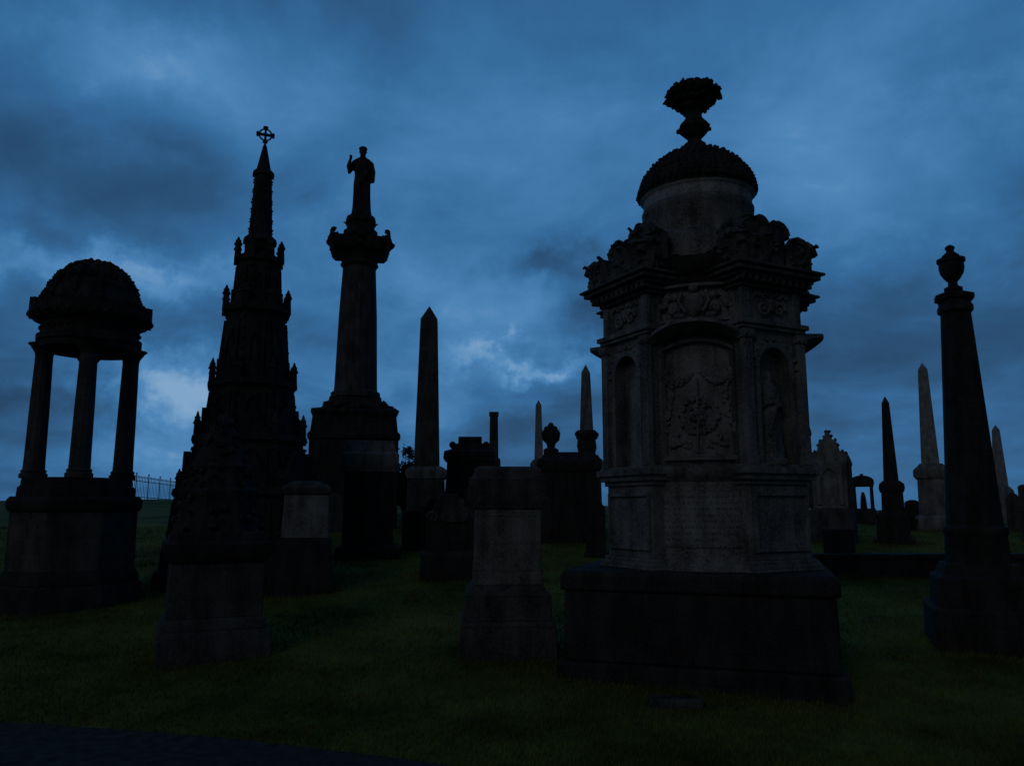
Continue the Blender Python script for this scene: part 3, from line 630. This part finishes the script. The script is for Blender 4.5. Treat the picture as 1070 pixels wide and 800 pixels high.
def slab_stone(name, label, px, D, top, hw, style, mat, th=.16, rot=None, tilt=0):
    T = Thing(name, label, 'headstone', px, top, D, rot=rot)
    w_ = T.w(hw); zt = max(T.z(top), .35)
    T.part('base', MB().box(-w_*1.2, w_*1.2, -th*1.6, th*1.6, -.2, .1), mat, bev=.015)
    m = MB(); n = 14
    if style == 'round': pts = [(w_, .1), (w_, zt-w_*.5)]+[(w_*math.cos(PI*k/n), zt-w_*.5+w_*.5*math.sin(PI*k/n)) for k in range(1, n)]+[(-w_, zt-w_*.5), (-w_, .1)]
    elif style == 'shoulder': pts = [(w_, .1), (w_, zt-w_*.7), (w_*.75, zt-w_*.7)]+[(w_*.7*math.cos(PI*k/n), zt-w_*.6+w_*.6*math.sin(PI*k/n)) for k in range(0, n+1)]+[(-w_*.75, zt-w_*.7), (-w_, zt-w_*.7), (-w_, .1)]
    elif style == 'point': pts = [(w_, .1), (w_, zt-w_), (w_*.5, zt-w_*.35), (0, zt), (-w_*.5, zt-w_*.35), (-w_, zt-w_), (-w_, .1)]
    else: pts = [(w_, .1), (w_*.96, zt-.12), (w_*1.06, zt-.1), (w_*1.06, zt), (-w_*1.06, zt), (-w_*1.06, zt-.1), (-w_*.96, zt-.12), (-w_, .1)]
    m.rings([[(x, d, z) for x, z in pts] for d in (-th, th)])
    T.part('stone', m, mat, bev=.012); T.o.rotation_euler.x = R(tilt); return T
slab_stone('headstone', 'small rounded black headstone just left of the shell topped stone', 432, 20, 532, 11, 'round', M_black, tilt=3)
slab_stone('headstone', 'dark shouldered headstone between the low grey pedestal and the pale topped pedestal', 351, 24, 515, 10, 'shoulder', M_dark)
slab_stone('headstone', 'dark pointed headstone right of the black block tomb against the domed monument', 622, 19, 520, 10, 'point', M_black)
slab_stone('headstone', 'low black flat topped stone at the foot of the dark narrow obelisk', 932, 22, 537, 17, 'flat', M_black, .3)
slab_stone('headstone', 'low black rounded stone left of the pale obelisk pedestal', 953, 27, 522, 8, 'round', M_black)
slab_stone('headstone', 'small dark pointed headstone behind the urn column, right of the blunt obelisk', 1058, 25, 514, 8, 'point', M_dark)
slab_stone('headstone', 'dark rounded headstone cut by the right frame edge', 1070, 22, 506, 7, 'round', M_dark)
slab_stone('headstone', 'low dark headstone in the gap below the gabled headstone', 876, 17, 552, 16, 'flat', M_black, .25)
slab_stone('headstone', 'black shouldered headstone below the plain dark obelisk', 455, 20.5, 520, 12, 'shoulder', M_black)
slab_stone('headstone', 'broad black round topped headstone below the scrolled chest tomb', 505, 20, 505, 19, 'round', M_black, .25)
def low_wall(label, pxa, pxb, D, top, mat, th=.22):
    x0, x1 = X(pxa, 600, D), X(pxb, 600, D); xm = (x0+x1)/2; z0 = g(xm, D); h = Z(top, D)-z0
    o = bpy.data.objects.new('low_wall', None); C.objects.link(o); o.location = (xm, D, z0); o['label'] = label; o['category'] = 'wall'
    hw = (x1-x0)/2; build('wall_course', MB().box(-hw, hw, -th, th, -.4, h-.1), mat, o, .015); build('coping', MB().box(-hw-.03, hw+.03, -th-.04, th+.04, h-.1, h), mat, o, .02)
low_wall('long low black coped wall on the grass behind the domed monument and urn column', 845, 1120, 16.5, 578, M_black)

# ---- 8. railing on the crest -------------------------------------------------------------------------
o = bpy.data.objects.new('iron_railing', None); C.objects.link(o)
pa = (X(128, 510, 40), 40); pb = (X(188, 510, 48), 48); o.location = (pa[0], pa[1], g(*pa)); o['label'] = 'spindly iron railing along the grassy crest right of the rotunda'; o['category'] = 'railing'
m = MB(); n = 40; base = Vector(o.location)
P_ = [Vector((pa[0]+(pb[0]-pa[0])*k/n, pa[1]+(pb[1]-pa[1])*k/n, 0)) for k in range(n+1)]
za = g(*pa)+.1; zb_ = g(*pb)-.2
for k, p in enumerate(P_): p.z = za+(zb_-za)*k/n
H = 1.3
for k, p in enumerate(P_):
    q = p-base
    if k % 8: m.tube([q+Vector((0, 0, .05)), q+Vector((0, 0, H))], .014, 5); m.loft([(q.z+H, .025), (q.z+H+.12, .003)], 4, q.x, q.y)
    else:
        pm = MB(); pm.tube([q+Vector((0, 0, -.5)), q+Vector((0, 0, H+.15))], .03, 8); pm.lump(q+Vector((0, 0, H+.2)), .05, 0, 1); build('post', pm, M_iron, o)
build('bars', m, M_iron, o)
for hz in (.3, H-.18):
    build('rail', MB().tube([p-base+Vector((0, 0, hz)) for p in P_], .02, 6), M_iron, o)

# ---- 9. bushes -------------------------------------------------------------------------------------
def bush(name, label, px, D, py_top, rw, nleaf, ls):
    x = X(px, py_top, D); z0 = g(x, D); hgt = Z(py_top, D)-z0; w_ = rw*tt(py_top, D)/F
    o = bpy.data.objects.new(name, None); C.objects.link(o); o.location = (x, D, z0); o['label'] = label; o['category'] = 'bush'
    st = MB(); lf = MB(); tips = []
    for i in range(18):
        a = random.uniform(0, 2*PI); rr = w_*random.uniform(.1, .8); hh = hgt*random.uniform(.35, .98)*(1-.3*(rr/w_)**2)
        p = [(0, 0, -.1), (rr*.6*math.cos(a), rr*.6*math.sin(a), hh*.4), (rr*math.cos(a), rr*math.sin(a), hh)]
        st.tube(p, [.05, .03, .01], 5); tips.append(Vector(p[2])); tips.append(Vector(p[1])*.5+Vector(p[2])*.5); tips.append(Vector(p[1]))
    for i in range(nleaf):
        t = random.choice(tips); q = t+Vector([random.gauss(0, 1) for _ in range(3)])*w_*.22
        if q.z < .03: continue
        u = Vector([random.uniform(-1, 1) for _ in range(3)]).normalized()*ls; v = u.cross(Vector([random.uniform(-1, 1) for _ in range(3)])).normalized()*ls*.5
        b = len(lf.v); lf.v += [q-u, q+v, q+u, q-v]; lf.f.append([b, b+1, b+2, b+3])
    build('stems', st, M_bark, o); build('foliage', lf, M_leaf, o)
bush('bush', 'leafy bush between the statue column and the plain dark obelisk', 424, 30, 464, 14, 3400, .07)
bush('bush', 'small leafy bush at the left foot of the statue column', 322, 27, 474, 10, 1600, .07)
bush('bush', 'round dark bush at the base of the tombs left of the pale obelisk', 948, 25, 534, 12, 900, .06)

for (x, y, r, rot) in FOOT:
    n = int(260*r*max(.3, 1.5-y*.05))
    for i in range(n):
        sd = random.randrange(4); u = random.uniform(-r, r); d = r+abs(random.gauss(0, .05))
        lx, ly = [(u, -d), (d, u), (u, d), (-d, u)][sd]
        X_ = x+lx*math.cos(rot)-ly*math.sin(rot); Y_ = y+lx*math.sin(rot)+ly*math.cos(rot)
        blade(X_, Y_, random.uniform(.05, .15), .005)
me = bpy.data.meshes.new('grass'); me.from_pydata(gv, [], gf); me.materials.append(M_grass)
gr = bpy.data.objects.new('grass', me); C.objects.link(gr); gr['kind'] = 'stuff'; gr['label'] = 'short dark green mown grass between the monuments'; gr['category'] = 'grass'

# ------------------------------------------------------------------ sky
w = bpy.data.worlds.new('World'); sc.world = w; w.use_nodes = True; nt = w.node_tree; N = nt.nodes; L = nt.links
bg = N['Background']
tc = N.new('ShaderNodeTexCoord'); sp = N.new('ShaderNodeSeparateXYZ'); L.new(tc.outputs['Generated'], sp.inputs[0])
def inp(sock, v):
    if isinstance(v, (int, float)): sock.default_value = v
    else: L.new(v, sock)
def ma(op, a, b=0, c=0):
    n = N.new('ShaderNodeMath'); n.operation = op; inp(n.inputs[0], a); inp(n.inputs[1], b); inp(n.inputs[2], c); return n.outputs[0]
def nz(vec, scale, detail, rough=.55, dist=0):
    n = N.new('ShaderNodeTexNoise'); L.new(vec, n.inputs['Vector']); n.inputs['Scale'].default_value = scale; n.inputs['Detail'].default_value = detail; n.inputs['Roughness'].default_value = rough; n.inputs['Distortion'].default_value = dist; return n
x, y, z = sp.outputs
zc = ma('ADD', ma('MAXIMUM', z, 0), .3)
cb = N.new('ShaderNodeCombineXYZ'); L.new(ma('DIVIDE', x, zc), cb.inputs[0]); L.new(ma('DIVIDE', y, zc), cb.inputs[1]); cb.inputs[2].default_value = 3.3
f1 = nz(cb.outputs[0], 3.0, 9, .56, .35); f2 = nz(cb.outputs[0], 1.0, 3, .5)
wv = nz(tc.outputs['Generated'], 6, 7, .62); ws = N.new('ShaderNodeSeparateColor'); L.new(wv.outputs['Color'], ws.inputs[0])
az = ma('MULTIPLY', ma('ARCTAN2', x, y), 832); el = ma('MULTIPLY', ma('ARCSINE', z), 832)
az = ma('ADD', az, ma('MULTIPLY', ma('SUBTRACT', ws.outputs[0], .5), 320)); el = ma('ADD', el, ma('MULTIPLY', ma('SUBTRACT', ws.outputs[1], .5), 190))
def dirang(px, py):
    u = (px-535)/F; v = (400-py)/F; d = Vector((u, math.cos(P)-v*math.sin(P), math.sin(P)+v*math.cos(P))).normalized()
    return 832*math.atan2(d.x, d.y), 832*math.asin(d.z)
blobs = [(340, 70, 160, 80, .13), (560, 180, 220, 110, .18), (130, 60, 130, 40, .2), (470, 330, 140, 80, .24), (550, 374, 80, 11, .26), (190, 395, 80, 34, .38), (110, 285, 160, 20, .28),
         (175, 465, 70, 55, .32), (920, 130, 200, 130, .2), (430, 430, 70, 45, .18), (980, 200, 120, 70, .06),
         (90, 190, 180, 38, -.08), (560, 272, 60, 18, -.22), (630, 332, 80, 26, -.16), (960, 320, 220, 45, -.1), (400, 60, 50, 40, -.04), (1010, 40, 90, 30, -.08), (60, 430, 90, 18, -.16), (540, 440, 160, 26, -.06)]
val = ma('ADD', ma('MULTIPLY', ma('SUBTRACT', f1.outputs[0], .5), .58), ma('MULTIPLY', ma('SUBTRACT', f2.outputs[0], .5), .14))
val = ma('ADD', val, .54)
for bx, by, sx, sy, am in blobs:
    a_, e_ = dirang(bx, by)
    dx = ma('MULTIPLY', ma('SUBTRACT', az, a_), 1/sx); dy = ma('MULTIPLY', ma('SUBTRACT', el, e_), 1/sy)
    q = ma('ADD', ma('MULTIPLY', dx, dx), ma('MULTIPLY', dy, dy))
    val = ma('ADD', val, ma('MULTIPLY', ma('EXPONENT', ma('MULTIPLY', q, -1)), am))
def lin(c): return tuple((v/255/12.92 if v < 10 else ((v/255+.055)/1.055)**2.4) for v in c)
cr = N.new('ShaderNodeValToRGB'); e = cr.color_ramp.elements
stops = [(.1, (20, 36, 53)), (.3, (31, 58, 86)), (.48, (41, 81, 120)), (.66, (53, 107, 156)), (.84, (76, 131, 181)), (1, (125, 163, 199))]
e[0].position = stops[0][0]; e[0].color = (*lin(stops[0][1]), 1); e[1].position = 1; e[1].color = (*lin(stops[-1][1]), 1)
for p, c in stops[1:-1]: k = e.new(p); k.color = (*lin(c), 1)
L.new(val, cr.inputs[0])
mr = N.new('ShaderNodeMapRange'); L.new(y, mr.inputs[0]); mr.inputs[1].default_value = -.1; mr.inputs[2].default_value = .4; mr.inputs[3].default_value = .16; mr.inputs[4].default_value = 1; mr.interpolation_type = 'SMOOTHSTEP'
vm = N.new('ShaderNodeVectorMath'); vm.operation = 'SCALE'; L.new(cr.outputs[0], vm.inputs[0]); L.new(mr.outputs[0], vm.inputs['Scale'])
FILL_EL, FILL_AZ = R(28), R(208)  # direction of the added facade light; the sky texture shares it
sky = N.new('ShaderNodeTexSky'); sky.sky_type = 'NISHITA'; sky.sun_disc = False; sky.sun_elevation = FILL_EL; sky.sun_rotation = FILL_AZ
v2 = N.new('ShaderNodeVectorMath'); v2.operation = 'SCALE'; L.new(sky.outputs[0], v2.inputs[0]); v2.inputs['Scale'].default_value = .0012
v3 = N.new('ShaderNodeVectorMath'); v3.operation = 'ADD'; L.new(vm.outputs[0], v3.inputs[0]); L.new(v2.outputs[0], v3.inputs[1])
L.new(v3.outputs[0], bg.inputs['Color']); bg.inputs['Strength'].default_value = 1

sl = bpy.data.lights.new('facade_fill', 'SUN'); sl.energy = .1; sl.angle = R(25); sl.color = (.98, .98, 1)  # weak light added behind the camera to bring out the facades, not the sunset
so = bpy.data.objects.new('facade_fill', sl); C.objects.link(so)
d = Vector((math.sin(FILL_AZ)*math.cos(FILL_EL), math.cos(FILL_AZ)*math.cos(FILL_EL), math.sin(FILL_EL)))
so.rotation_euler = d.to_track_quat('Z', 'Y').to_euler()

cam = bpy.data.cameras.new('camera'); cam.sensor_width = 36; cam.lens = 36*F/1070; cam.clip_end = 5000
co = bpy.data.objects.new('camera', cam); C.objects.link(co); co.location = (0, 0, EYE); co.rotation_euler = (R(90)+P, 0, 0); sc.camera = co
